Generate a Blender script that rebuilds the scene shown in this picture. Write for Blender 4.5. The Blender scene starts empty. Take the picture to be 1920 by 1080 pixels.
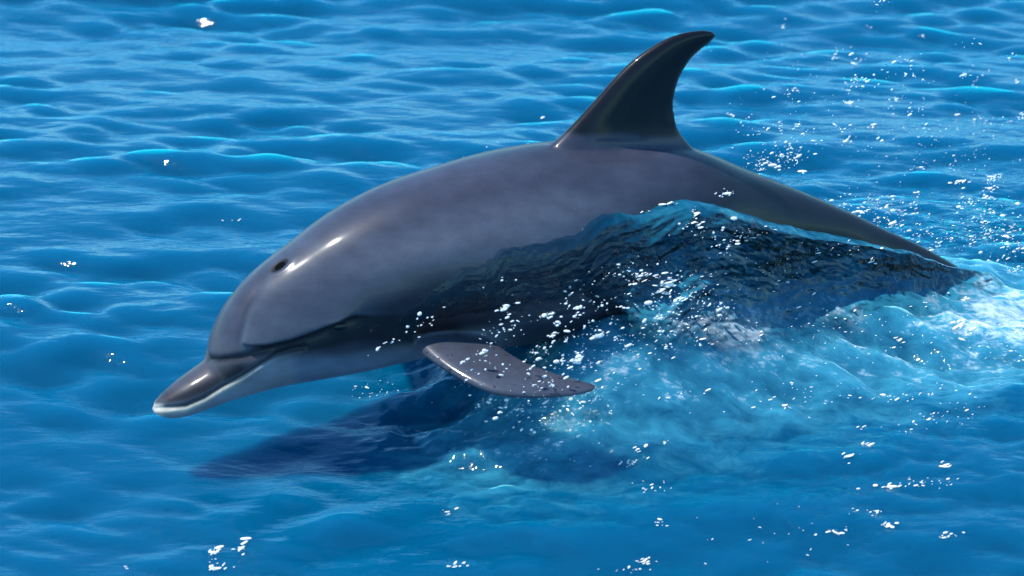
import bpy, math
import numpy as np
from mathutils import Vector

# ------------------------------------------------------------------ camera, sky, sun, exposure
scene = bpy.context.scene
PITCH = math.radians(24.0)
DIST = 9.0
LENS = 132.0
CAM = np.array([0.0, -DIST * math.cos(PITCH), DIST * math.sin(PITCH)])
FWD = np.array([0.0, math.cos(PITCH), -math.sin(PITCH)])
RIGHT = np.array([1.0, 0.0, 0.0])
UP = np.array([0.0, math.sin(PITCH), math.cos(PITCH)])

cam_data = bpy.data.cameras.new('camera')
cam_data.lens = LENS
cam_data.sensor_width = 36.0
cam_data.clip_start = 0.1
cam_data.clip_end = 20000.0
cam_data.dof.use_dof = True
cam_data.dof.focus_distance = 8.75
cam_data.dof.aperture_fstop = 4.5
cam = bpy.data.objects.new('camera', cam_data)
scene.collection.objects.link(cam)
cam.location = CAM
cam.rotation_euler = (math.pi / 2 - PITCH, 0, 0)
scene.camera = cam

SUN_DIR = np.array([-0.41, -0.03, 0.88]); SUN_DIR /= np.linalg.norm(SUN_DIR)
SUN_ELEV = math.asin(SUN_DIR[2])
SUN_AZ = math.atan2(SUN_DIR[0], SUN_DIR[1])          # clockwise from +Y

world = bpy.data.worlds.new('World')
scene.world = world
world.use_nodes = True
wn = world.node_tree
for n in list(wn.nodes):
    wn.nodes.remove(n)
w_out = wn.nodes.new('ShaderNodeOutputWorld')
w_bg = wn.nodes.new('ShaderNodeBackground')
w_sky = wn.nodes.new('ShaderNodeTexSky')
w_sky.sky_type = 'NISHITA'
w_sky.sun_disc = False
w_sky.sun_elevation = SUN_ELEV
w_sky.sun_rotation = SUN_AZ
w_sky.altitude = 0.0
w_sky.air_density = 1.0
w_sky.dust_density = 0.15
w_sky.ozone_density = 2.0
w_bg.inputs['Strength'].default_value = 0.15
w_tint = wn.nodes.new('ShaderNodeMix'); w_tint.data_type = 'RGBA'; w_tint.blend_type = 'MULTIPLY'   # saturated slide film blue
w_tint.inputs['Factor'].default_value = 1.0
w_tint.inputs['B'].default_value = (0.50, 0.92, 1.06, 1)
wn.links.new(w_sky.outputs[0], w_tint.inputs['A'])
wn.links.new(w_tint.outputs['Result'], w_bg.inputs['Color'])
wn.links.new(w_bg.outputs[0], w_out.inputs['Surface'])

sun_data = bpy.data.lights.new('sun', 'SUN')
sun_data.energy = 3.1
sun_data.angle = math.radians(0.5)
sun_data.color = (1.0, 0.965, 0.91)
sun = bpy.data.objects.new('sun', sun_data)
scene.collection.objects.link(sun)
sun.rotation_euler = Vector(-SUN_DIR).to_track_quat('-Z', 'Y').to_euler()

scene.view_settings.view_transform = 'Standard'
scene.view_settings.look = 'None'
scene.view_settings.exposure = 0.7
scene.view_settings.gamma = 1.0
scene.view_settings.use_curve_mapping = False
scene.render.engine = 'CYCLES'
scene.cycles.use_denoising = True
scene.cycles.max_bounces = 8
scene.cycles.transparent_max_bounces = 12
scene.cycles.sample_clamp_indirect = 4.0

# ------------------------------------------------------------------ helpers
rng = np.random.default_rng(11)

def ray(px, py):
    """unit-depth viewing direction for a point of the 1920x1080 photograph"""
    px = np.asarray(px, float); py = np.asarray(py, float)
    xr = (px - 960) / 1920 * 36 / LENS
    yr = -(py - 540) / 1920 * 36 / LENS
    return xr[..., None] * RIGHT + yr[..., None] * UP + FWD

def on_plane(px, py, p0, n):
    d = ray(px, py)
    t = np.dot(p0 - CAM, n) / (d @ n)
    return CAM + d * t[..., None]

def project(P):
    v = P - CAM
    z = v @ FWD
    return 960 + (v @ RIGHT) / z * LENS / 36 * 1920, 540 - (v @ UP) / z * LENS / 36 * 1920

def smooth(a, b, x):
    t = np.clip((x - a) / (b - a), 0, 1)
    return t * t * (3 - 2 * t)

def _hash(ix, iy, seed):
    h = (ix.astype(np.int64) * 374761393 + iy.astype(np.int64) * 668265263 + seed * 1442695041) & 0xFFFFFFFF
    h = ((h ^ (h >> 13)) * 1274126177) & 0xFFFFFFFF
    return h ^ (h >> 16)

def gnoise(x, y, seed=0):
    """2-D gradient noise, about -0.7..0.7"""
    x = np.asarray(x, float); y = np.asarray(y, float)
    ix = np.floor(x); iy = np.floor(y)
    fx = x - ix; fy = y - iy
    ix = ix.astype(np.int64); iy = iy.astype(np.int64)
    u = fx ** 3 * (fx * (fx * 6 - 15) + 10); v = fy ** 3 * (fy * (fy * 6 - 15) + 10)
    def g(ax, ay):
        a = (_hash(ix + ax, iy + ay, seed) & 1023) * (2 * math.pi / 1024)
        return np.cos(a) * (fx - ax) + np.sin(a) * (fy - ay)
    return (g(0, 0) * (1 - u) + g(1, 0) * u) * (1 - v) + (g(0, 1) * (1 - u) + g(1, 1) * u) * v

def fbm(x, y, octaves=4, seed=0, gain=0.5):
    s = 0; a = 1.0
    for k in range(octaves):
        s = s + a * gnoise(x * 2 ** k + 17.3 * k, y * 2 ** k - 9.1 * k, seed + k)
        a *= gain
    return s

def make_mesh(name, verts, faces, mat=None, smooth_shade=True, cols=None):
    """verts (n,3); faces (m,k) of one size"""
    me = bpy.data.meshes.new(name)
    faces = np.asarray(faces, np.int32)
    k = faces.shape[1]
    me.vertices.add(len(verts)); me.vertices.foreach_set('co', np.asarray(verts, np.float32).ravel())
    me.loops.add(faces.size); me.loops.foreach_set('vertex_index', faces.ravel())
    me.polygons.add(len(faces)); me.polygons.foreach_set('loop_start', np.arange(0, faces.size, k, dtype=np.int32))
    me.polygons.foreach_set('use_smooth', np.full(len(faces), smooth_shade))
    me.update(calc_edges=True)
    if cols:
        for nm, c in cols.items():
            set_attr(me, nm, c)
    if mat:
        me.materials.append(mat)
    return me

def set_attr(me, nm, c):
    c = np.asarray(c, np.float32)
    if c.ndim == 1:
        a = me.attributes.new(nm, 'FLOAT', 'POINT'); a.data.foreach_set('value', c)
    else:
        a = me.attributes.new(nm, 'FLOAT_COLOR', 'POINT')
        a.data.foreach_set('color', np.concatenate([c, np.ones((len(c), 1), np.float32)], 1).ravel())

def grid_faces(nu, nv, wrap=False):
    i = np.arange(nu - 1)[:, None]; j = np.arange(nv if wrap else nv - 1)[None, :]
    j2 = (j + 1) % nv
    return np.stack([i * nv + j, i * nv + j2, (i + 1) * nv + j2, (i + 1) * nv + j], -1).reshape(-1, 4)

def link(name, me, parent=None, **props):
    o = bpy.data.objects.new(name, me)
    scene.collection.objects.link(o)
    if parent:
        o.parent = parent
    for k, v in props.items():
        o[k] = v
    return o

def polyline_dist(px, py, pts, closed=False):
    """distance to a polyline, and parameter 0..1 along it"""
    pts = np.asarray(pts, float)
    best = np.full(px.shape, 1e9); par = np.zeros(px.shape)
    seg = np.linalg.norm(np.diff(pts, axis=0), axis=1); cum = np.r_[0, np.cumsum(seg)]
    for k in range(len(pts) - 1):
        a = pts[k]; d = pts[k + 1] - a
        t = np.clip(((px - a[0]) * d[0] + (py - a[1]) * d[1]) / (d @ d), 0, 1)
        dd = np.hypot(px - a[0] - t * d[0], py - a[1] - t * d[1])
        m = dd < best
        best = np.where(m, dd, best); par = np.where(m, (cum[k] + t * seg[k]) / cum[-1], par)
    return best, par

def ypoly(x, pts):
    pts = np.asarray(pts, float)
    return np.interp(x, pts[:, 0], pts[:, 1])

# ------------------------------------------------------------------ materials
def new_mat(name):
    m = bpy.data.materials.new(name); m.use_nodes = True
    nt = m.node_tree
    for n in list(nt.nodes):
        nt.nodes.remove(n)
    return m, nt, nt.nodes.new('ShaderNodeOutputMaterial')

def N(nt, kind, **inp):
    n = nt.nodes.new(kind)
    for k, v in inp.items():
        n.inputs[k.replace('_', ' ')].default_value = v
    return n

def math_node(nt, op, a, b=None):
    n = nt.nodes.new('ShaderNodeMath'); n.operation = op
    for i, v in enumerate((a, b)):
        if v is None: continue
        if isinstance(v, (int, float)): n.inputs[i].default_value = v
        else: nt.links.new(v, n.inputs[i])
    return n.outputs[0]

def attr(nt, nm):
    n = nt.nodes.new('ShaderNodeAttribute'); n.attribute_name = nm
    return n

def water_material(name, deep, see_through):
    """light scattered back from the water body + mirror reflection on top;
    attribute 'air' = share of entrained bubbles, 'clear' = how far one sees through"""
    m, nt, out = new_mat(name)
    L = nt.links.new
    geo = nt.nodes.new('ShaderNodeNewGeometry')
    air = attr(nt, 'air').outputs['Fac']
    n1 = N(nt, 'ShaderNodeTexNoise', Scale=8.0, Detail=9.0, Roughness=0.68, Distortion=0.6)
    mp = N(nt, 'ShaderNodeMapping', Scale=(1.0, 2.0, 1.6)); L(geo.outputs['Position'], mp.inputs['Vector'])
    L(mp.outputs[0], n1.inputs['Vector'])
    n2 = N(nt, 'ShaderNodeTexNoise', Scale=46.0, Detail=4.0, Roughness=0.6); L(mp.outputs[0], n2.inputs['Vector'])
    # bubbles: soft milky cloud, plus whiter foam where it is dense
    k = math_node(nt, 'ADD', air, math_node(nt, 'MULTIPLY', math_node(nt, 'SUBTRACT', n1.outputs['Fac'], 0.5), 1.7))
    milky = N(nt, 'ShaderNodeMapRange'); milky.interpolation_type = 'SMOOTHSTEP'
    milky.inputs['From Min'].default_value = 0.1; milky.inputs['From Max'].default_value = 1.0
    L(k, milky.inputs['Value'])
    milk = math_node(nt, 'MULTIPLY', milky.outputs[0], math_node(nt, 'MINIMUM', math_node(nt, 'MULTIPLY', air, 7.0), 1.0))
    k2 = math_node(nt, 'ADD', k, math_node(nt, 'MULTIPLY', math_node(nt, 'SUBTRACT', n2.outputs['Fac'], 0.5), 1.1))
    foam_and_glint = N(nt, 'ShaderNodeMapRange'); foam_and_glint.interpolation_type = 'SMOOTHSTEP'
    foam_and_glint.inputs['From Min'].default_value = 0.80; foam_and_glint.inputs['From Max'].default_value = 1.35
    L(k2, foam_and_glint.inputs['Value'])
    c1 = nt.nodes.new('ShaderNodeMix'); c1.data_type = 'RGBA'
    c1.inputs['A'].default_value = (*deep, 1); c1.inputs['B'].default_value = (0.035, 0.25, 0.36, 1)
    L(milk, c1.inputs['Factor'])
    c2 = nt.nodes.new('ShaderNodeMix'); c2.data_type = 'RGBA'
    c2.inputs['B'].default_value = (0.55, 0.68, 0.76, 1)
    L(foam_and_glint.outputs[0], c2.inputs['Factor']); L(c1.outputs['Result'], c2.inputs['A'])
    # the light coming back out of deep water does not follow the surface slope
    upn = nt.nodes.new('ShaderNodeCombineXYZ'); upn.inputs[2].default_value = 1.0
    if see_through:
        dif = N(nt, 'ShaderNodeBsdfDiffuse'); L(upn.outputs[0], dif.inputs['Normal'])
    else:
        dif = nt.nodes.new('ShaderNodeSubsurfaceScattering'); dif.falloff = 'RANDOM_WALK'
        dif.inputs['Scale'].default_value = 0.30; dif.inputs['Radius'].default_value = (1, 1, 1); dif.inputs['IOR'].default_value = 1.01
        L(upn.outputs[0], dif.inputs['Normal'])
    L(c2.outputs['Result'], dif.inputs['Color'])
    # fine ripples
    rp = N(nt, 'ShaderNodeTexNoise', Scale=16.0, Detail=3.0, Roughness=0.5)
    mp2 = N(nt, 'ShaderNodeMapping', Scale=(1.0, 2.6, 1.0)); L(geo.outputs['Position'], mp2.inputs['Vector']); L(mp2.outputs[0], rp.inputs['Vector'])
    bump = N(nt, 'ShaderNodeBump', Strength=0.22, Distance=0.02)
    L(rp.outputs['Fac'], bump.inputs['Height'])
    rp2 = N(nt, 'ShaderNodeTexNoise', Scale=21.0, Detail=3.0, Roughness=0.55); L(mp2.outputs[0], rp2.inputs['Vector'])
    bump2 = N(nt, 'ShaderNodeBump', Distance=0.07); L(rp2.outputs['Fac'], bump2.inputs['Height'])
    chn = attr(nt, 'churn').outputs['Fac']
    L(math_node(nt, 'MULTIPLY', chn, 1.0), bump2.inputs['Strength']); L(bump.outputs[0], bump2.inputs['Normal'])
    bump = bump2
    gls = N(nt, 'ShaderNodeBsdfGlossy', Roughness=0.04); L(math_node(nt, 'ADD', 0.04, math_node(nt, 'MULTIPLY', chn, 0.12)), gls.inputs['Roughness']); L(bump.outputs[0], gls.inputs['Normal'])
    gls.inputs['Color'].default_value = (0.92, 0.97, 1.0, 1)
    fr = N(nt, 'ShaderNodeFresnel', IOR=1.38); L(bump.outputs[0], fr.inputs['Normal'])
    body = dif.outputs[0]
    if see_through:
        tr = N(nt, 'ShaderNodeBsdfTransparent')
        tm = nt.nodes.new('ShaderNodeMix'); tm.data_type = 'RGBA'
        tm.inputs['A'].default_value = (0.90, 0.94, 0.97, 1); tm.inputs['B'].default_value = (0.30, 0.50, 0.78, 1)
        L(attr(nt, 'depth').outputs['Fac'], tm.inputs['Factor']); L(tm.outputs['Result'], tr.inputs['Color'])
        mx = nt.nodes.new('ShaderNodeMixShader')
        cl = attr(nt, 'clear').outputs['Fac']
        f = math_node(nt, 'MULTIPLY', cl, math_node(nt, 'SUBTRACT', 1.0, milk))
        L(f, mx.inputs['Fac']); L(dif.outputs[0], mx.inputs[1]); L(tr.outputs[0], mx.inputs[2])
        body = mx.outputs[0]
    mix = nt.nodes.new('ShaderNodeMixShader')
    L(fr.outputs[0], mix.inputs['Fac']); L(body, mix.inputs[1]); L(gls.outputs[0], mix.inputs[2])
    if see_through:                                   # the sheet thins out where it joins the sea
        m0 = mix; mix = nt.nodes.new('ShaderNodeMixShader'); t0 = N(nt, 'ShaderNodeBsdfTransparent')
        L(attr(nt, 'thin').outputs['Fac'], mix.inputs['Fac']); L(m0.outputs[0], mix.inputs[1]); L(t0.outputs[0], mix.inputs[2])
    L(mix.outputs[0], out.inputs['Surface'])
    return m

DEEP = (0.0, 0.074, 0.156)
M_WATER = water_material('sea_water', DEEP, False)
M_SHEET = water_material('water_sheet', DEEP, True)

def skin_material():
    m, nt, out = new_mat('wet_dolphin_skin')
    L = nt.links.new
    p = N(nt, 'ShaderNodeBsdfPrincipled', Roughness=0.24, IOR=1.33)
    tc = nt.nodes.new('ShaderNodeTexCoord')
    col = attr(nt, 'skin').outputs['Color']
    n1 = N(nt, 'ShaderNodeTexNoise', Scale=7.0, Detail=7.0, Roughness=0.6)
    mp = N(nt, 'ShaderNodeMapping', Scale=(0.45, 1.0, 1.0)); L(tc.outputs['Object'], mp.inputs['Vector']); L(mp.outputs[0], n1.inputs['Vector'])
    var = N(nt, 'ShaderNodeMapRange'); L(n1.outputs['Fac'], var.inputs['Value'])
    var.inputs['From Min'].default_value = 0.3; var.inputs['From Max'].default_value = 0.7
    var.inputs['To Min'].default_value = 0.78; var.inputs['To Max'].default_value = 1.22
    vm = nt.nodes.new('ShaderNodeVectorMath'); vm.operation = 'SCALE'
    L(col, vm.inputs[0]); L(var.outputs[0], vm.inputs['Scale'])
    L(vm.outputs[0], p.inputs['Base Color'])
    n2 = N(nt, 'ShaderNodeTexNoise', Scale=34.0, Detail=3.0); L(mp.outputs[0], n2.inputs['Vector'])
    rr = N(nt, 'ShaderNodeMapRange'); L(n2.outputs['Fac'], rr.inputs['Value'])
    rr.inputs['To Min'].default_value = 0.36; rr.inputs['To Max'].default_value = 0.50
    L(rr.outputs[0], p.inputs['Roughness'])
    bump = N(nt, 'ShaderNodeBump', Strength=0.12, Distance=0.006)
    L(n2.outputs['Fac'], bump.inputs['Height']); L(bump.outputs[0], p.inputs['Normal'])
    p.inputs['Coat Weight'].default_value = 0.35
    p.inputs['Coat Roughness'].default_value = 0.11
    p.inputs['Specular IOR Level'].default_value = 0.28
    L(p.outputs[0], out.inputs['Surface'])
    return m
M_SKIN = skin_material()

def plain(name, color, rough, **kw):
    m, nt, out = new_mat(name)
    p = N(nt, 'ShaderNodeBsdfPrincipled', Roughness=rough)
    p.inputs['Base Color'].default_value = (*color, 1)
    for k, v in kw.items():
        p.inputs[k.replace('_', ' ')].default_value = v
    nz = N(nt, 'ShaderNodeTexNoise', Scale=60.0)
    bp = N(nt, 'ShaderNodeBump', Strength=0.05, Distance=0.002)
    nt.links.new(nz.outputs['Fac'], bp.inputs['Height']); nt.links.new(bp.outputs[0], p.inputs['Normal'])
    nt.links.new(p.outputs[0], out.inputs['Surface'])
    return m
M_EYE = plain('dark_eye', (0.006, 0.005, 0.005), 0.08)
M_DROP = plain('water_drop', (0.94, 0.98, 1.0), 0.14, IOR=1.33, Transmission_Weight=0.1)
M_GLINT = plain('glint_fleck', (0.92, 0.91, 0.86), 0.30, IOR=1.33)  # plain white flecks, stand in for sun glints on the water

# ------------------------------------------------------------------ the plane the dolphin swims in
Z = np.array([0.0, 0, 1.0])
P1 = on_plane(np.array(285.0), np.array(842.0), np.zeros(3), Z)
P2 = on_plane(np.array(1810.0), np.array(556.0), np.zeros(3), Z)
D_H = (P2 - P1) / np.linalg.norm(P2 - P1)             # head -> tail, horizontal
LAT = np.array([D_H[1], -D_H[0], 0.0])                # the flank that faces the boat
if LAT[1] > 0: LAT = -LAT

def sl(P):
    v = P - P1
    return v @ D_H, v @ LAT

# ------------------------------------------------------------------ the dolphin's outline, station by station
ST = np.array([  # top x, top y, bottom x, bottom y, width/height
    (286, 759, 289, 774, 1.10), (299, 744, 312, 784, 1.15), (322, 724, 345, 780, 1.20), (345, 706, 380, 768, 1.22),
    (368, 690, 418, 753, 1.20), (386, 675, 452, 741, 1.12), (389, 655, 470, 736, 1.00), (398, 625, 495, 729, 0.94),
    (412, 595, 520, 722, 0.90), (432, 563, 555, 715, 0.86), (460, 530, 590, 709, 0.84), (500, 494, 630, 702, 0.83),
    (550, 456, 680, 692, 0.83), (610, 411, 735, 680, 0.84), (680, 370, 790, 668, 0.86), (760, 335, 850, 658, 0.88),
    (850, 306, 920, 650, 0.90), (940, 282, 1000, 638, 0.90), (1040, 264, 1090, 618, 0.88), (1130, 258, 1180, 590, 0.86),
    (1220, 259, 1265, 560, 0.83), (1310, 277, 1340, 538, 0.80), (1400, 312, 1410, 524, 0.76), (1490, 350, 1480, 515, 0.72),
    (1580, 390, 1555, 513, 0.66), (1660, 428, 1635, 522, 0.60), (1740, 466, 1715, 545, 0.54), (1820, 515, 1795, 582, 0.50),
    (1900, 575, 1878, 632, 0.50), (1975, 635, 1960, 672, 0.60), (2030, 680, 2022, 700, 0.70)], float)

def catmull(A, u):
    n = len(A)
    i = np.clip(np.floor(u).astype(int), 0, n - 2); t = (u - i)[:, None]
    p0 = A[np.clip(i - 1, 0, n - 1)]; p1 = A[i]; p2 = A[i + 1]; p3 = A[np.clip(i + 2, 0, n - 1)]
    return 0.5 * (2 * p1 + (p2 - p0) * t + (2 * p0 - 5 * p1 + 4 * p2 - p3) * t ** 2 + (3 * p1 - p0 - 3 * p2 + p3) * t ** 3)

def stations(u):
    A = catmull(ST, u)
    T = on_plane(A[:, 0], A[:, 1], P1, LAT); B = on_plane(A[:, 2], A[:, 3], P1, LAT)
    r = A[:, 4]
    C = (T + B) / 2; H = (T - B) / 2
    a = np.linalg.norm(H, axis=1)
    k = np.sqrt(math.cos(PITCH) ** 2 + (math.sin(PITCH) * abs(LAT[1]) * r) ** 2) / math.cos(PITCH)      # silhouette of a round body seen from above
    H = H / k[:, None]; a = a / k
    return C, H, a * r

def ring(u, th, inflate=0.0):
    """points of the body surface; th = 0 on the back, positive to the near flank"""
    C, H, b = stations(np.atleast_1d(u))
    a = np.linalg.norm(H, axis=1)
    H = H * ((a + inflate) / a)[:, None]; b = b + inflate
    return C[:, None] + H[:, None] * np.cos(th)[..., None] + (b[:, None] * np.sin(th))[..., None] * LAT

# ------------------------------------------------------------------ the sea
XS = lambda lo, hi, h, far: np.r_[-np.geomspace(far, -lo, 46)[:-1], np.arange(lo, hi, h), np.geomspace(hi, far, 46)]
gx = XS(-2.1, 2.1, 0.0065, 4000.0)
gy = XS(-2.3, 3.0, 0.0065, 4000.0)
hx = np.gradient(gx); hy = np.gradient(gy)
X, Y = np.meshgrid(gx, gy, indexing='ij')
HH = np.maximum(hx[:, None], hy[None, :])

def sea_base(X, Y, HH=None):
    # one broad swell, its crest passing under the dolphin
    z = 0.105 * (np.cos(2 * math.pi * (Y - 0.15 + 0.06 * X) / 6.0) - 1)
    if HH is not None:
        z = z * np.clip(6.0 / HH / 4 - 0.5, 0, 1)
    r = np.random.default_rng(5)
    nw = 72
    MOD = np.clip(1 + 1.3 * gnoise(X * 0.9 + 0.4 * Y, Y * 1.7, 77) + 0.8 * gnoise(X * 2.1, Y * 4.3, 78), 0.35, 1.9)
    lam = np.geomspace(0.05, 1.8, nw)
    for k in range(nw):
        th = math.radians(90 + r.normal(0, 17 + 6 * (1 - k / nw)) - 4)
        kx, ky = math.cos(th) * 2 * math.pi / lam[k], math.sin(th) * 2 * math.pi / lam[k]
        slope = 0.006 + 0.023 * math.exp(-((math.log(lam[k] / 0.17)) / 0.75) ** 2)
        a = slope * lam[k] / (2 * math.pi) * 2.15
        ph = r.uniform(0, 2 * math.pi)
        # slow wandering of phase and strength so crests stay short and irregular
        w = 1.7 * gnoise(X / (lam[k] * 3.2) + 7 * k, Y / (lam[k] * 3.2) - 3 * k, 40 + k)
        g = np.clip(1 + 2.0 * gnoise(X / (lam[k] * 5) - 5 * k, Y / (lam[k] * 4) + 2 * k, 140 + k), 0.0, 2.4)
        if lam[k] < 0.45:
            g = g * MOD
        c = a * g * np.sin(kx * X + ky * Y + ph + 2.2 * w)
        if HH is not None:
            c = c * np.clip(lam[k] / HH / 4 - 0.5, 0, 1)
        z = z + c
    return z

def churn(X, Y):
    """how strongly the water is broken up by the dolphin's passage (0..1)"""
    s = (X - P1[0]) * D_H[0] + (Y - P1[1]) * D_H[1]
    l = (X - P1[0]) * LAT[0] + (Y - P1[1]) * LAT[1]
    side = smooth(0.30, 0.75, s) * np.exp(-((l - 0.18) / 0.36) ** 2)
    wake = smooth(1.0, 2.0, s) * np.exp(-(l / 0.75) ** 2) * 0.75
    back = smooth(1.0, 2.0, s) * smooth(1.7, 0.2, -l) * smooth(0.3, -0.1, l) * 0.40
    front = smooth(0.5, 1.6, s) * smooth(1.5, 0.3, l) * smooth(0.0, 0.3, l) * 0.55
    return np.clip(np.maximum.reduce([side, wake, back, front]), 0, 1)

def chop(X, Y):
    a = gnoise(X * 9, Y * 15, 301) * 0.024 + gnoise(X * 20, Y * 30, 302) * 0.013 + gnoise(X * 42, Y * 55, 303) * 0.006
    return a

def aeration(X, Y):
    s = (X - P1[0]) * D_H[0] + (Y - P1[1]) * D_H[1]
    l = (X - P1[0]) * LAT[0] + (Y - P1[1]) * LAT[1]
    a = 0.74 * smooth(0.40, 0.80, s) * np.exp(-((l - 0.26) / 0.24) ** 2)
    a = np.maximum(a, 1.05 * smooth(1.40, 2.0, s) * np.exp(-((l - 0.18) / 0.29) ** 2))
    a = np.maximum(a, 0.55 * np.exp(-((s - 0.62) / 0.16) ** 2 - ((l - 0.16) / 0.14) ** 2))
    return a

Zs = sea_base(X, Y, HH)
near = (HH < 0.02)
ch = churn(X, Y)
Zs = Zs + np.where(near, ch * chop(X, Y), 0)
s_, l_ = (X - P1[0]) * D_H[0] + (Y - P1[1]) * D_H[1], (X - P1[0]) * LAT[0] + (Y - P1[1]) * LAT[1]
# water heaped up against the dolphin's flanks
RIDGE = np.array([(790, 690), (850, 668), (900, 648), (1000, 622), (1100, 588), (1200, 545), (1300, 520), (1400, 505), (1500, 500), (1600, 500), (1700, 502), (1800, 503), (1900, 522), (2000, 570)], float)
C_, H_, b_ = stations(np.linspace(12, 29, 200))
sb = (C_ - P1) @ D_H
bx = np.interp(RIDGE[:, 0], project(C_)[0], b_)
rp = np.stack([on_plane(RIDGE[q, 0], RIDGE[q, 1], P1 + LAT * bx[q], LAT) for q in range(len(RIDGE))])
rs = (rp - P1) @ D_H
def mound(s, l):
    zc = np.interp(s, rs, np.maximum(rp[:, 2], 0)) * smooth(rs[0] - 0.04, rs[5], s) ** 1.3 * smooth(rs[-1] + 0.9, rs[-1] - 0.2, s)
    bl = np.interp(s, sb, b_) - 0.02
    mw = np.interp(s, [rs[0], rs[4], rs[7]], [0.30, 0.32, 0.36])
    q = np.clip((np.abs(l) - bl) / mw, 0, 1)
    return zc * (1 - q) ** 2 * (1 + 0.9 * q)
Zs = Zs + mound(s_, l_)
air = np.where(near, aeration(X, Y), 0)
V = np.stack([X, Y, Zs], -1).reshape(-1, 3)
me = make_mesh('water', V, grid_faces(len(gx), len(gy))[:, ::-1], M_WATER,
               cols={'air': air.ravel(), 'churn': np.where(near, ch * np.clip(0.15 + 1.2 * fbm(X * 3.0, Y * 4.0, 3, 611), 0, 1), 0).ravel()})
link('water', me, kind='structure', label='rippling clear blue sea water around the dolphin')

# ------------------------------------------------------------------ dolphin
def tube(R):
    """closed mesh from rings (n,m,3)"""
    n, m, _ = R.shape
    v = np.concatenate([R.reshape(-1, 3), R[0].mean(0)[None], R[-1].mean(0)[None]])
    f = [tuple(q) for q in grid_faces(n, m, True)]
    f += [(n * m, (j + 1) % m, j) for j in range(m)]
    f += [(n * m + 1, (n - 1) * m + j, (n - 1) * m + (j + 1) % m) for j in range(m)]
    return v, f

parts = []
uu = np.linspace(0, len(ST) - 1, 300)
th = np.linspace(0, 2 * math.pi, 120, endpoint=False)
parts.append(tube(ring(uu, np.broadcast_to(th, (300, 120)))))

def fin(lead, trail, n_dir, thick, m=28, n=50):
    """blade: lead / trail = matching 3-D edge curves from root to tip, n_dir = thickness direction"""
    u = np.linspace(0, 1, n)
    def res(c):
        c = np.asarray(c); k = np.linspace(0, len(c) - 1, n); return catmull(c, k)
    Lc, Tc = res(lead), res(trail)
    ang = np.linspace(0, 2 * math.pi, m, endpoint=False)
    x = 0.5 - 0.5 * np.cos(ang)                        # 0 at leading edge, 1 at trailing edge
    prof = np.sign(np.sin(ang)) * np.abs(np.sin(ang)) ** 1.0 * (1.15 - 0.70 * x)
    ch = Tc - Lc
    tk = np.interp(u, np.linspace(0, 1, len(thick)), thick)
    R = Lc[:, None] + ch[:, None] * x[None, :, None] + (tk[:, None] * prof[None])[..., None] * n_dir
    return tube(R)

# dorsal fin in the mid plane
lead_px = [(985, 330), (1020, 285), (1054, 254), (1085, 222), (1120, 183), (1155, 143), (1190, 110), (1220, 89), (1250, 72), (1285, 60), (1315, 56), (1338, 58)]
trail_px = [(1330, 345), (1318, 300), (1292, 268), (1272, 240), (1265, 205), (1266, 180), (1272, 155), (1284, 130), (1300, 108), (1318, 92), (1334, 80), (1343, 68)]
lp = np.array(lead_px, float); tp = np.array(trail_px, float)
parts.append(fin(on_plane(lp[:, 0], lp[:, 1], P1, LAT), on_plane(tp[:, 0], tp[:, 1], P1, LAT), LAT,
                 [0.085, 0.055, 0.040, 0.032, 0.028, 0.025, 0.022, 0.019, 0.016, 0.013, 0.010, 0.006]))

# flippers: plane through root and tip, nearly level, swept back
def flipper_frame():
    root = ring(np.array([14.55]), np.array([[math.radians(122)]]))[0, 0]
    out = LAT * 0.90 + D_H * 0.62 - Z * 0.10
    n = np.cross(out, D_H); n /= np.linalg.norm(n)
    if n[2] < 0: n = -n
    return root, n
FR, FN = flipper_frame()
FN = FN + LAT * 0.10; FN /= np.linalg.norm(FN)
lead_px = [(768, 640), (785, 658), (815, 682), (850, 704), (890, 724), (925, 737), (965, 744), (1010, 746), (1055, 744), (1092, 739), (1115, 732)]
trail_px = [(900, 612), (912, 630), (930, 643), (950, 658), (972, 671), (998, 683), (1025, 693), (1055, 703), (1085, 711), (1108, 717), (1121, 724)]
lp = np.array(lead_px, float); tp = np.array(trail_px, float)
fl = fin(on_plane(lp[:, 0], lp[:, 1], FR, FN), on_plane(tp[:, 0], tp[:, 1], FR, FN), FN,
         [0.030, 0.026, 0.022, 0.020, 0.018, 0.016, 0.014, 0.012, 0.010, 0.008, 0.005])
parts.append(fl)
def mirror(P):
    l = (P - P1) @ LAT
    return P - 2 * l[:, None] * LAT
parts.append((mirror(fl[0]), [f[::-1] for f in fl[1]]))

# tail flukes, level, below the water
Cf, Hf, _ = stations(np.array([27.6, 28.4, 29.2, 30.0]))
back = Cf[-1] - Cf[0]; back /= np.linalg.norm(back)
def fluke(sign):
    b = np.array([0, .06, .13, .20, .26, .30, .315]) * sign
    le = np.array([0.0, .03, .085, .145, .20, .25, .28]); te = np.array([.20, .215, .235, .255, .275, .292, .30])
    o = Cf[1]
    v, f = fin(o + LAT * b[:, None] + back * le[:, None], o + LAT * b[:, None] + back * te[:, None], np.cross(back, LAT), [.02, .016, .013, .011, .009, .007, .004])
    return v, (f if sign > 0 else [q[::-1] for q in f])
parts.append(fluke(1)); parts.append(fluke(-1))

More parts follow.
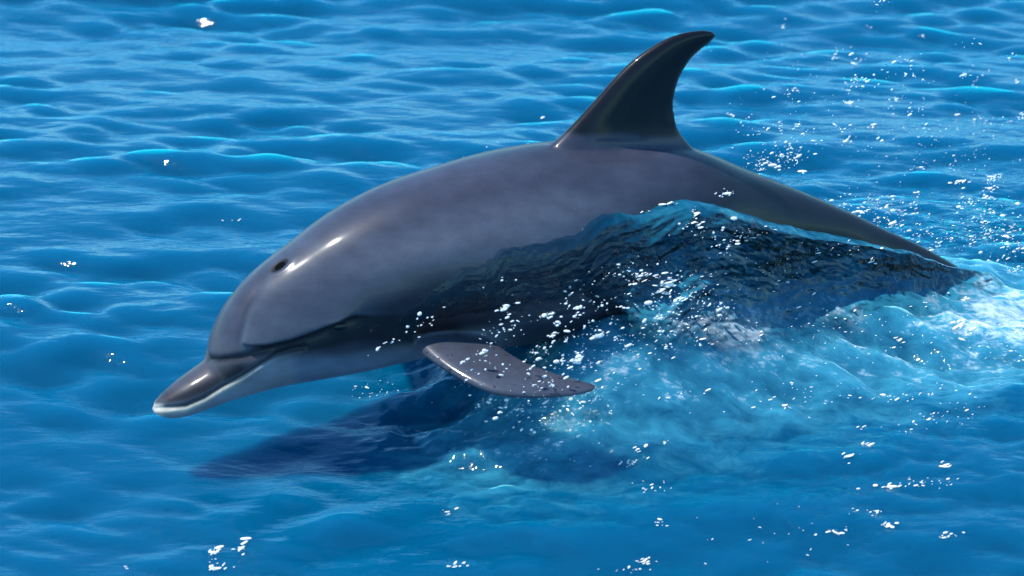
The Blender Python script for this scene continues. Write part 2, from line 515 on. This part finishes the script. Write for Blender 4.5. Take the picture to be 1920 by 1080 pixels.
vs, fs, off = [], [], 0
for v, f in parts:
    vs.append(v); fs += [tuple(int(i) + off for i in q) for q in f]; off += len(v)
tmp = bpy.data.meshes.new('dolphin_rough')
tmp.from_pydata(np.concatenate(vs).tolist(), [], fs)
import bmesh
bm = bmesh.new(); bm.from_mesh(tmp); bmesh.ops.recalc_face_normals(bm, faces=bm.faces[:]); bm.to_mesh(tmp); bm.free()
to = bpy.data.objects.new('dolphin_rough', tmp); scene.collection.objects.link(to)
md = to.modifiers.new('remesh', 'REMESH'); md.mode = 'VOXEL'; md.voxel_size = 0.0038; md.adaptivity = 0.0
ms = to.modifiers.new('smooth', 'SMOOTH'); ms.factor = 0.5; ms.iterations = 22
dg = bpy.context.evaluated_depsgraph_get()
body_me = bpy.data.meshes.new_from_object(to.evaluated_get(dg))
bpy.data.objects.remove(to); bpy.data.meshes.remove(tmp)
body_me.name = 'body'
nv = len(body_me.vertices)
co = np.empty(nv * 3, np.float32); body_me.vertices.foreach_get('co', co); co = co.reshape(-1, 3).astype(float)
no = np.empty(nv * 3, np.float32); body_me.vertices.foreach_get('normal', no); no = no.reshape(-1, 3).astype(float)
lat = (co - P1) @ LAT
nearside = np.where((lat < 0)[:, None], mirror(co), co)        # fold both flanks onto one
nl = np.abs(no @ LAT)
px, py = project(nearside)

MOUTH = [(290, 766), (316, 764), (348, 761), (383, 746), (418, 724), (454, 705), (482, 687), (520, 666), (552, 657), (572, 653)]
BROW = [(450, 640), (470, 646), (500, 645), (545, 635), (590, 619), (630, 603), (660, 590)]
MELON = [(512, 508), (482, 545), (462, 590), (451, 638)]
CREASE = [(384, 672), (410, 675), (445, 671), (490, 662), (530, 650)]
EYE = (638, 613)
is_fin = (py < 262) & (px > 1000) & (px < 1400)
on_head = (px < 760)
# relief of the face
disp = np.zeros(nv)
d, t = polyline_dist(px, py, MOUTH)
disp -= 0.0048 * np.exp(-(d / 4.0) ** 2) * smooth(0.0, 0.02, t + 0.01)
below = py - ypoly(px, MOUTH)
lip = np.exp(-((below - 7) / 6.0) ** 2) * (px > 286) * smooth(575, 500, px)
disp += 0.0022 * lip
d, t = polyline_dist(px, py, BROW)
yb = py - ypoly(px, BROW)
fade = smooth(440, 480, px) * smooth(720, 650, px)
disp += fade * np.where(yb < 0, 0.0050 * np.exp(-(d / 28) ** 2), -0.0105 * np.exp(-(d / 26) ** 2) * smooth(0, 7, yb) + 0.0050 * np.exp(-(d / 8) ** 2))
d, t = polyline_dist(px, py, MELON)
disp -= 0.0036 * np.exp(-(d / 7) ** 2) * smooth(0.1, 0.6, t) * (nl > 0.1)
d, t = polyline_dist(px, py, CREASE)
disp -= 0.0060 * np.exp(-(d / 6) ** 2) * smooth(1.0, 0.55, t)
d = np.hypot(px - EYE[0], py - EYE[1])
disp += 0.0060 * np.exp(-(d / 16) ** 2)
# blowhole: a crescent pit on the mid line of the head
kb = np.argmin(np.where(lat > 0, np.hypot(px - 523, py - 498), 1e9))
BH = co[kb]
BT = ring(np.array([11.9]), np.zeros((1, 1)))[0, 0] - ring(np.array([11.3]), np.zeros((1, 1)))[0, 0]; BT /= np.linalg.norm(BT)
h = co - BH
hb = h @ BT
bh_d = np.sqrt((hb / 0.022) ** 2 + ((h - np.outer(hb, BT)) ** 2).sum(1) / 0.0125 ** 2)
pit = smooth(1.1, 0.5, bh_d)
disp -= 0.0012 * pit
disp += 0.0008 * np.exp(-((bh_d - 1.5) / 0.4) ** 2)
# muscle undulation along the flank
disp += 0.0035 * gnoise(px / 150, py / 60, 71) * smooth(600, 760, px) * (~is_fin)
# small skin folds behind the flipper
co2 = co + no * disp[:, None]
body_me.vertices.foreach_set('co', co2.astype(np.float32).ravel())

# skin colour pattern (dark cape, grey flank, pale throat and lip, black fin), some shade and bounce light painted in
def mixc(c, col, f):
    return c * (1 - f[:, None]) + np.array(col) * f[:, None]
GREY = (0.066, 0.072, 0.096)
col = np.tile(np.array(GREY), (nv, 1))
wob = 14 * fbm(px / 120, py / 120, 3, 61)
ymid = np.interp(px, (ST[:, 0] + ST[:, 2]) / 2, (ST[:, 1] + ST[:, 3]) / 2)
ytop = np.interp(px, ST[:, 0], ST[:, 1]); ybot = np.interp(px, ST[:, 2], ST[:, 3])
v = (py - ytop) / np.maximum(ybot - ytop, 8)                      # 0 back .. 1 belly
v = np.where(no @ Z < -0.55, np.maximum(v, 0.9), v)
col = mixc(col, (0.044, 0.045, 0.066), smooth(0.36, 0.16, v + wob / 300) * smooth(420, 700, px))   # cape
col = mixc(col, (0.105, 0.108, 0.134), np.exp(-((v - 0.40) / 0.09) ** 2) * smooth(560, 760, px) * smooth(1200, 950, px) * 0.7)  # pale flank blaze
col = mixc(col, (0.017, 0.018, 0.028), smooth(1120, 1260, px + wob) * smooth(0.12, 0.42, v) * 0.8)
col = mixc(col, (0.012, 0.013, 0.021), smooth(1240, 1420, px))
col = mixc(col, (0.014, 0.015, 0.026), smooth(0.50, 0.66, v + wob / 250) * smooth(640, 740, px) * 0.85)  # lower flank: shade and dark wet look put into the skin colour
col = mixc(col, (0.300, 0.320, 0.350), smooth(0.86, 0.97, v) * smooth(1000, 840, px) * smooth(620, 800, px))  # belly
# head
col = mixc(col, (0.052, 0.053, 0.072), smooth(7, -7, px - np.interp(py, [505, 545, 590, 640], [512, 482, 462, 451])) * (py < 672) * smooth(470, 500, py) * (on_head))
jaw = smooth(-2, 5, below) * smooth(620, 540, px)
col = mixc(col, (0.190, 0.205, 0.235), jaw)
throat = smooth(0, 26, py - np.interp(px, [520, 572, 640, 700, 780], [657, 655, 655, 650, 640])) * smooth(540, 570, px) * smooth(860, 740, px)
col = mixc(col, (0.130, 0.165, 0.220), throat)  # blue bounce from the water painted into the throat
col = mixc(col, (0.500, 0.430, 0.330), np.clip(np.exp(-((below - 5.5) / 5.5) ** 2) * (below > -3) * smooth(500, 430, px) * 0.95, 0, 1))
col = mixc(col, (0.560, 0.490, 0.390), smooth(312, 296, px) * smooth(752, 762, py))
# dark upper beak and the dark stripe from beak to eye to flipper
beak_top = smooth(-5, -12, below) * (py > np.interp(px, [384, 445, 530], [674, 672, 652])) * (px < 540)
col = mixc(col, (0.060, 0.054, 0.062), beak_top * 0.9)
d, t = polyline_dist(px, py, [(318, 748), (350, 740), (385, 727), (420, 708), (450, 694)])
col = mixc(col, (0.018, 0.016, 0.018), np.exp(-(d / 13) ** 2) * beak_top)
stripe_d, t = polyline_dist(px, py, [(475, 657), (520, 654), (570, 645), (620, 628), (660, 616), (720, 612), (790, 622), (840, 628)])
col = mixc(col, (0.012, 0.010, 0.014), np.clip(1.35 * np.exp(-(stripe_d / np.interp(px, [470, 560, 640, 840], [9, 22, 34, 34])) ** 2), 0, 1) * smooth(460, 500, px) * smooth(-3, 3, yb))  # real eye stripe, broadened with painted shade under the brow
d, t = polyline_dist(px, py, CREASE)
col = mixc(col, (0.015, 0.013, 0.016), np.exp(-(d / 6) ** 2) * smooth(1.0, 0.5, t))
d, t = polyline_dist(px, py, MOUTH)
col = mixc(col, (0.012, 0.010, 0.012), np.exp(-(d / 2.6) ** 2) * smooth(300, 340, px))
col = mixc(col, (0.004, 0.004, 0.004), smooth(1.15, 0.9, bh_d))
# dorsal fin
finmask = smooth(259, 243, py + wob * 0.7 - 4 * (px > 1200)) * smooth(1030, 1070, px) * (px < 1400)
col = mixc(col, (0.006, 0.005, 0.008), finmask)
# flippers
thin = np.abs((nearside - FR) @ FN) < 0.03
latn = np.abs(lat)
flip = thin & (latn > 0.17) & (px > 790) & (px < 1135) & (py > 625)
_, bb = None, None
edge_lat = np.interp(px, [780, 900, 1000, 1140], [0.150, 0.170, 0.18, 0.17])
flipm = (thin & (px > 775) & (px < 1140)) * smooth(edge_lat - 0.01, edge_lat + 0.02, latn)
col = mixc(col, (0.056, 0.060, 0.080), flipm.astype(float))
# faint scratches and mottling
col *= (1 + 0.22 * fbm(px / 45, py / 26, 4, 91) + 0.10 * gnoise(px / 5, py / 5, 95))[:, None]
col = col * np.array([0.93, 0.98, 1.03])
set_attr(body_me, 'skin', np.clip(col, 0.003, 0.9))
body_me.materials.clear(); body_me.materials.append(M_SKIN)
body_me.polygons.foreach_set('use_smooth', np.full(len(body_me.polygons), True))
body_me.update()

base = ring(np.array([17.0]), np.array([[math.pi]]))[0, 0]
dolphin = link('dolphin', None, label='grey dolphin leaping out of the blue sea, head down and dorsal fin raised', category='dolphin')
dolphin.location = base
def child(name, me, **p):
    o = link(name, me, dolphin, **p)
    o.matrix_parent_inverse.identity()
    o.location = -base
    return o
child('body', body_me)
# eyes
def nearest(pxy):
    m = (lat > 0)
    k = np.argmin(np.where(m, np.hypot(px - pxy[0], py - pxy[1]), 1e9))
    return co2[k], no[k]
ep, en = nearest(EYE)
def lens_mesh(c, n, r, h):
    a = D_H - n * (D_H @ n); a /= np.linalg.norm(a); b = np.cross(n, a)
    rings = []
    for t in np.linspace(0.02, math.pi * 0.5, 8):
        q = np.linspace(0, 2 * math.pi, 24, endpoint=False)
        rings.append(c - n * 0.002 + n * h * math.cos(t) + (np.cos(q)[:, None] * a * r * 1.25 + np.sin(q)[:, None] * b * r * 0.85) * math.sin(t))
    R = np.array(rings)
    return make_mesh('eye', R.reshape(-1, 3), grid_faces(8, 24, True), M_EYE)
M_HOLE = plain('blowhole_dark', (0.003, 0.003, 0.003), 0.9)
M_HOLE.node_tree.nodes['Principled BSDF'].inputs['Specular IOR Level'].default_value = 0.05
bp_, bn_ = nearest((523, 498))
bm_ = lens_mesh(bp_, bn_, 0.0145, 0.0032); bm_.materials.clear(); bm_.materials.append(M_HOLE)
child('blowhole', bm_, label='dark open blowhole on top of the head')
child('eye', lens_mesh(ep, en, 0.011, 0.006))
em = mirror(ep[None])[0]; enm = en - 2 * (en @ LAT) * LAT
child('eye', lens_mesh(em, enm, 0.011, 0.006))

# ------------------------------------------------------------------ sheet of water sliding off the flank
CREST = np.array([(740, 600), (770, 566), (800, 545), (850, 508), (900, 484), (960, 455), (1050, 440), (1100, 410), (1140, 388), (1200, 392), (1245, 372), (1290, 363), (1345, 376),
                  (1420, 400), (1500, 426), (1600, 441), (1700, 463), (1760, 481), (1800, 493), (1900, 520), (2000, 570)], float)
us = np.linspace(13.2, 27.6, 460)
nth = 240
tgrid = np.radians(np.linspace(2, 150, 300))
Cs, Hs, bs = stations(us)
pxm, _ = project(Cs)
e = np.interp(pxm, [700, 850, 1080, 1180, 1300, 1500, 1750, 1950], [0.001, 0.003, 0.006, 0.014, 0.030, 0.042, 0.040, 0.02])
rows = []
RG = np.stack([ring(us[i:i + 1], tgrid[None], e[i])[0] for i in range(len(us))])
rx, ry = project(RG.reshape(-1, 3)); rx = rx.reshape(RG.shape[:2]); ry = ry.reshape(RG.shape[:2])
edge = ypoly(rx, CREST) + (22 * gnoise(rx / 46, rx * 0 + 3.1, 501) + 14 * gnoise(rx / 19, rx * 0 + 8.7, 502)) * np.interp(rx, [740, 900, 1100, 1300, 1500], [1, 1.2, 0.8, 0.35, 0.25])
crest_i = np.argmax(ry > edge, axis=1)
thc = tgrid[crest_i]
ker = np.hanning(7); ker /= ker.sum()
thc = np.convolve(np.pad(thc, 3, mode='edge'), ker, 'valid')
for i in range(len(us)):
    C, H, b = Cs[i], Hs[i], bs[i]
    a = np.linalg.norm(H)
    t_end = math.radians(112)
    t = np.linspace(thc[i], max(t_end, thc[i] + 0.1), nth)
    infl = e[i] * smooth(-0.02, 0.16, t - thc[i]) - 0.012 * smooth(0.05, 0, t - thc[i]) - (e[i] + 0.012) * smooth(math.radians(98), math.radians(111), t)
    film = C + H * ((a + infl) / a)[:, None] * np.cos(t)[:, None] + ((b + infl) * np.sin(t))[:, None] * LAT
    # further aft the film thickens to a wave that runs down into the heaped water
    fall = smooth(1010, 1230, pxm[i])
    if fall > 0:
        n0 = 70
        t2 = np.linspace(thc[i], thc[i] + 0.42, n0)
        inf2 = e[i] * smooth(-0.02, 0.16, t2 - thc[i]) - 0.012 * smooth(0.05, 0, t2 - thc[i])
        A0 = C + H * ((a + inf2) / a)[:, None] * np.cos(t2)[:, None] + ((b + inf2) * np.sin(t2))[:, None] * LAT
        p0 = A0[-1]; tan = A0[-1] - A0[-4]; tan /= np.linalg.norm(tan)
        sp = (p0 - P1) @ D_H
        lq = b + 0.17
        land = P1 + D_H * sp + LAT * lq; land[2] = float(mound(np.array(sp), np.array(lq))) - 0.022
        k = np.linalg.norm(land - p0)
        sl_ = np.array([0, 0, float(mound(np.array(sp), np.array(lq + 0.02)) - mound(np.array(sp), np.array(lq - 0.02)))]) / 0.04 + LAT
        sl_ /= np.linalg.norm(sl_)
        w = np.linspace(0, 1, nth - n0 + 1)[1:, None]
        c1 = p0 + tan * k * 0.42; c2 = land - sl_ * k * 0.30
        B0 = (1 - w) ** 3 * p0 + 3 * (1 - w) ** 2 * w * c1 + 3 * (1 - w) * w ** 2 * c2 + w ** 3 * land
        film = film * (1 - fall) + np.concatenate([A0, B0]) * fall
    rows.append(film)
SH = np.array(rows)
# blend film -> falling sheet along the body so there is no step
ker = np.hanning(9); ker /= ker.sum()
pad = np.pad(SH, ((4, 4), (0, 0), (0, 0)), mode='edge')
SH = sum(ker[k] * pad[k:k + len(us)] for k in range(9))
du = np.gradient(SH, axis=0); dv = np.gradient(SH, axis=1)
nn = np.cross(du, dv); nn /= np.maximum(np.linalg.norm(nn, axis=2, keepdims=True), 1e-9)
flip_sheet = (nn[200, 60] @ LAT) < 0
if flip_sheet: nn = -nn
sx, sy = project(SH.reshape(-1, 3)); sx = sx.reshape(SH.shape[:2]); sy = sy.reshape(SH.shape[:2])
arc = np.cumsum(np.r_[np.zeros((1, len(us))), np.linalg.norm(np.diff(SH, axis=1), axis=2).T], 0).T
sm = (SH - P1) @ D_H
# wrinkles stream back along the body
rip = 0.0048 * gnoise(sm * 9 - arc * 4, arc * 26 + sm * 7, 401) + 0.0030 * gnoise(sm * 22, arc * 58 + sm * 12, 402) + 0.0014 * gnoise(sm * 50, arc * 110, 403)
lump = 0.012 * gnoise(sm * 4.5, arc * 7 + sm * 3, 404)
amt = smooth(0.0, 0.05, arc) * np.interp(pxm, [740, 850, 1150], [0.4, 1.1, 1.1])[:, None]
SH = SH + nn * ((rip + lump * smooth(1050, 1300, sx)) * amt)[..., None]
yl = np.interp(sx, [800, 900, 1100, 1300, 1500, 1700, 1900], [680, 640, 585, 530, 545, 545, 500])
aft = smooth(1050, 1260, sx)
a_air = 0.50 * smooth(-60, 60, sy - yl) * aft + 0.36 * aft + 0.55 * aft * np.clip(fbm(sm * 5, arc * 9 + sm * 5, 3, 515), 0, 1)
a_air = np.maximum(a_air, 0.85 * smooth(1660, 1860, sx + 0.4 * (sy - 520)))
a_clear = np.interp(sx, [760, 1050, 1200, 1500, 1800], [0.97, 0.92, 0.40, 0.26, 0.20]) * np.ones_like(sy)
a_clear = a_clear * (1 - 0.6 * smooth(0.08, 0.02, arc) * smooth(1200, 1350, sx))
a_clear = np.clip(a_clear + 0.5 * aft * fbm(sm * 6 + 3, arc * 12, 3, 517), 0, 0.97) * (1 - 0.8 * aft * smooth(-40, 60, sy - yl))
frac = arc / np.maximum(arc[:, -1:], 1e-6)
a_thin = aft * smooth(0.50, 0.93, frac + 0.18 * fbm(sm * 7, arc * 10, 3, 523))
a_depth = np.interp(sx, [760, 1000, 1200, 1500], [0.06, 0.22, 0.40, 0.5])
me = make_mesh('water_sheet', SH.reshape(-1, 3), grid_faces(len(us), SH.shape[1])[:, ::(1 if flip_sheet else -1)], M_SHEET,
               cols={'air': a_air.ravel(), 'clear': a_clear.ravel(), 'churn': (0.7 * smooth(800, 1000, sx) * np.clip(0.1 + 1.5 * fbm(sm * 4, arc * 6, 2, 519), 0, 1)).ravel(), 'depth': a_depth.ravel(), 'thin': a_thin.ravel()})
link('water_sheet', me, kind='stuff', label='clear sheet of water pouring back off the flank of the dolphin', category='water')

# ------------------------------------------------------------------ spray
ICO = None
def ico():
    bm = bmesh.new(); bmesh.ops.create_icosphere(bm, subdivisions=2, radius=1.0)
    v = np.array([x.co[:] for x in bm.verts]); f = np.array([[w.index for w in q.verts] for q in bm.faces]); bm.free()
    return v, f
IV, IF = ico()
def drops(name, pts, rad, label, mat=None, cat='spray', flat=1.0):
    n = len(pts)
    sc = rad[:, None] * np.stack([rng.uniform(0.8, 2.6, n), rng.uniform(0.7, 1.1, n), rng.uniform(0.6, 1.1, n) * flat], 1)
    an = rng.normal(0.3, 0.35, n)
    ca, sa = np.cos(an), np.sin(an)
    v = IV[None] * sc[:, None]
    v = np.stack([v[..., 0] * ca[:, None] - v[..., 2] * sa[:, None], v[..., 1], v[..., 0] * sa[:, None] + v[..., 2] * ca[:, None]], -1) + pts[:, None]
    f = (IF[None] + (np.arange(n) * len(IV))[:, None, None]).reshape(-1, 3)
    return link(name, make_mesh(name, v.reshape(-1, 3), f, mat or M_DROP), kind='stuff', label=label, category=cat)

def region(n, ellipses, lat_lo, lat_hi):
    """droplets hanging near the dolphin in clumps, spread in depth"""
    out = []
    w = np.array([q[4] if len(q) > 4 else q[2] * q[3] for q in ellipses], float); w /= w.sum()
    for q, k in zip(ellipses, rng.multinomial(n, w)):
        nc = max(2, k // 9)
        cx = q[0] + q[2] * rng.normal(0, 0.55, nc); cy = q[1] + q[3] * rng.normal(0, 0.55, nc); cl = rng.uniform(lat_lo, lat_hi, nc)
        cs = rng.uniform(4, 26, nc)
        pick = (nc * rng.random(k) ** 1.6).astype(int)
        a = rng.normal(0, 1, k) * cs[pick]; b = rng.normal(0, 1, k) * cs[pick] * 0.5
        x = cx[pick] + a; y = cy[pick] + b - 0.35 * a
        l = cl[pick] + rng.normal(0, 0.02, k)
        d = ray(x, y)
        t = ((P1 - CAM) @ LAT + l) / (d @ LAT)
        p = CAM + d * t[:, None]
        low = p[:, 2] < 0.01
        tz = (0.012 + 0.03 * rng.random(k) - CAM[2]) / d[:, 2]
        p = np.where(low[:, None], CAM + d * tz[:, None], p)
        out.append(p)
    return np.concatenate(out)
def radii(n, m=0.0010, s=0.65, cap=0.0048):
    return np.minimum(m * np.exp(rng.normal(0, s, n)), cap)

p = region(1100, [(1090, 600, 70, 60), (1200, 530, 90, 40), (1060, 690, 130, 60), (940, 600, 40, 50), (1010, 760, 120, 40), (1250, 610, 110, 60), (900, 680, 60, 40), (1340, 440, 40, 70)], 0.24, 0.40)
drops('spray', p, radii(len(p)), 'bright droplets of spray thrown up around the near flipper')
p = region(650, [(1640, 390, 60, 25), (1700, 430, 50, 22), (1590, 370, 40, 14), (1760, 460, 40, 20), (1480, 300, 60, 40), (1850, 400, 40, 70), (1890, 480, 60, 40)], -0.20, 0.0)
drops('spray', p, radii(len(p)), 'fine droplets of spray kicked up along the tail stock')
p = region(420, [(1500, 220, 180, 120), (1700, 140, 220, 110), (1800, 280, 140, 90), (930, 275, 50, 14, 1500), (1450, 290, 80, 50)], -0.9, -0.25)
drops('spray', p, radii(len(p), 0.0009), 'scattered droplets of spray flying beyond the dorsal fin')
p = region(26, [(733, 635, 14, 30), (795, 608, 30, 10)], 0.20, 0.24)
drops('spray', p, radii(len(p), 0.0014), 'little spurt of droplets beside the cheek of the dolphin')


# ------------------------------------------------------------------ white flecks laid on the surface in place of sun glints
from mathutils.bvhtree import BVHTree
SHT = BVHTree.FromPolygons(SH.reshape(-1, 3).tolist(), grid_faces(*SH.shape[:2]).tolist())
ix0 = np.searchsorted(gx, -2.09); iy0 = np.searchsorted(gy, -2.29)
def sea_z(x, y):
    fx = np.clip((x + 2.1) / 0.0065, 0, 640) + 45; fy = np.clip((y + 2.3) / 0.0065, 0, 810) + 45
    return Zs[np.clip(fx.astype(int), 0, Zs.shape[0] - 1), np.clip(fy.astype(int), 0, Zs.shape[1] - 1)]
def surface(px_, py_):
    d = ray(px_, py_)
    t = -CAM[2] / d[:, 2]
    lo = t * 0.90; hit = np.zeros(len(t), bool)
    for k in np.linspace(0.90, 1.03, 320):             # march towards the sea
        p = CAM + d * (t * k)[:, None]
        under = (p[:, 2] <= sea_z(p[:, 0], p[:, 1])) & ~hit
        lo = np.where(hit, lo, t * k); hit |= under
    P = CAM + d * lo[:, None]
    for i in range(len(P)):
        h = SHT.ray_cast(Vector(CAM), Vector(d[i]).normalized())
        if h[0] is not None and h[3] < np.linalg.norm(P[i] - CAM):
            P[i] = h[0]
    return P - d * 0.004
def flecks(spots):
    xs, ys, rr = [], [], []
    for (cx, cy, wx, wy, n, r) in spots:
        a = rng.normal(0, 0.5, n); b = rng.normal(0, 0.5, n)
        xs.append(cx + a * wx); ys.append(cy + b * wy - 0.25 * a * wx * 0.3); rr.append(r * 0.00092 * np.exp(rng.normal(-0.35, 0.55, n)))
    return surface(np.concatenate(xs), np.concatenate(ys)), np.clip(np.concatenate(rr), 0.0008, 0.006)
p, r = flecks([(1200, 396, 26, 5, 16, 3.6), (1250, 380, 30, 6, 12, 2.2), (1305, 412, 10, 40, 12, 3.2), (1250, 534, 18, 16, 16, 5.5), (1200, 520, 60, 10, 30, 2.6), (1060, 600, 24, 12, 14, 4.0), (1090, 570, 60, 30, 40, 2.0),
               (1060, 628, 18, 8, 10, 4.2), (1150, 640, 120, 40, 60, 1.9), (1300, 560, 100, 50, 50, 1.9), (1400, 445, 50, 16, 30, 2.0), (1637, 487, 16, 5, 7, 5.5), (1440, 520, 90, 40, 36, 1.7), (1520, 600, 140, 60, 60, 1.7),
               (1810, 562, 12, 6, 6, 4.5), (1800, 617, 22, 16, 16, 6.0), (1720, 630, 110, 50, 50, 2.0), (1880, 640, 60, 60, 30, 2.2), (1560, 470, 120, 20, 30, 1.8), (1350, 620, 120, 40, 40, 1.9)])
drops('foam_and_glint', p, r, 'white flecks standing in for sun glints on the wave that washes over the tail stock', M_GLINT, 'foam_and_glint', 0.5)
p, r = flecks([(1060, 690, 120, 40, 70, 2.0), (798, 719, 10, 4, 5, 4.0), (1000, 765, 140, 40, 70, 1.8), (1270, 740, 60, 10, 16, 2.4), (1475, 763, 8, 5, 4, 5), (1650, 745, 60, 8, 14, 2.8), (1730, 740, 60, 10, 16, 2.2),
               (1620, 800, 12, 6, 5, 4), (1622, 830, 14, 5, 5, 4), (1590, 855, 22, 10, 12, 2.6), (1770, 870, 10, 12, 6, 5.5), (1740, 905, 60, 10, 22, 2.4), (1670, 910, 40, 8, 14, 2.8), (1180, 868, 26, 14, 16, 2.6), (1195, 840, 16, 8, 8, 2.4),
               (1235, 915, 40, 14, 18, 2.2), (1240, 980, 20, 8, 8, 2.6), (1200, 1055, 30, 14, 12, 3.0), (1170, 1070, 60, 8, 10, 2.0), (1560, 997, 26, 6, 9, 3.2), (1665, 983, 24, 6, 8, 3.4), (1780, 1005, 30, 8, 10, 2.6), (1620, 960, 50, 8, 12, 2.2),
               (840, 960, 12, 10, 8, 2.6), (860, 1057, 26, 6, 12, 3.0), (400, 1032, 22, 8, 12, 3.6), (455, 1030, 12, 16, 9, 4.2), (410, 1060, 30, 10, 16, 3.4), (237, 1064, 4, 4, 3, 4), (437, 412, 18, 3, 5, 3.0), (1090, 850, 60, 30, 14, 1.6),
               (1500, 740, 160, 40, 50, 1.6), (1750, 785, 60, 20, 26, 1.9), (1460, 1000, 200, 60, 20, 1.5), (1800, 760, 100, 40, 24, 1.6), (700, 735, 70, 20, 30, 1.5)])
drops('foam_and_glint', p, r, 'white flecks standing in for sun glints, scattered over the deep blue water below the flipper', M_GLINT, 'foam_and_glint', 0.5)
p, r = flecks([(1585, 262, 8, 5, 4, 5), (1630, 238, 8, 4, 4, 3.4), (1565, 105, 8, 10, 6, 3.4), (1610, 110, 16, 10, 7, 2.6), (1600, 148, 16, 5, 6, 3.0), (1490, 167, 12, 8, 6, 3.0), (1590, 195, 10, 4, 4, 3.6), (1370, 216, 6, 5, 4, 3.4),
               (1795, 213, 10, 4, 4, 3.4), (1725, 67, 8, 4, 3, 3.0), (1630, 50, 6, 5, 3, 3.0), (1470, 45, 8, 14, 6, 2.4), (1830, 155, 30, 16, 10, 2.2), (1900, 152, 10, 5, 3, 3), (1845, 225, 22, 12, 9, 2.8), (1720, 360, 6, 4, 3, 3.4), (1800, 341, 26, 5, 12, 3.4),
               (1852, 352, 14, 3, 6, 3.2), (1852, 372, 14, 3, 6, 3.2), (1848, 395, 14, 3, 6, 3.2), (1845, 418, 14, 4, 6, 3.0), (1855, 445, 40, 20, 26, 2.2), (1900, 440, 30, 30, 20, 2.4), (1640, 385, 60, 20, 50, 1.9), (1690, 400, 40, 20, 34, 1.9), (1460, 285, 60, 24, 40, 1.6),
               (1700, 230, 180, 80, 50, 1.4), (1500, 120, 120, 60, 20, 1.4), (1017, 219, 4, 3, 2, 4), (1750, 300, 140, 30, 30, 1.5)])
drops('foam_and_glint', p, r, 'small white flecks standing in for sun glints on the rippled water beyond the dorsal fin', M_GLINT, 'foam_and_glint', 0.5)
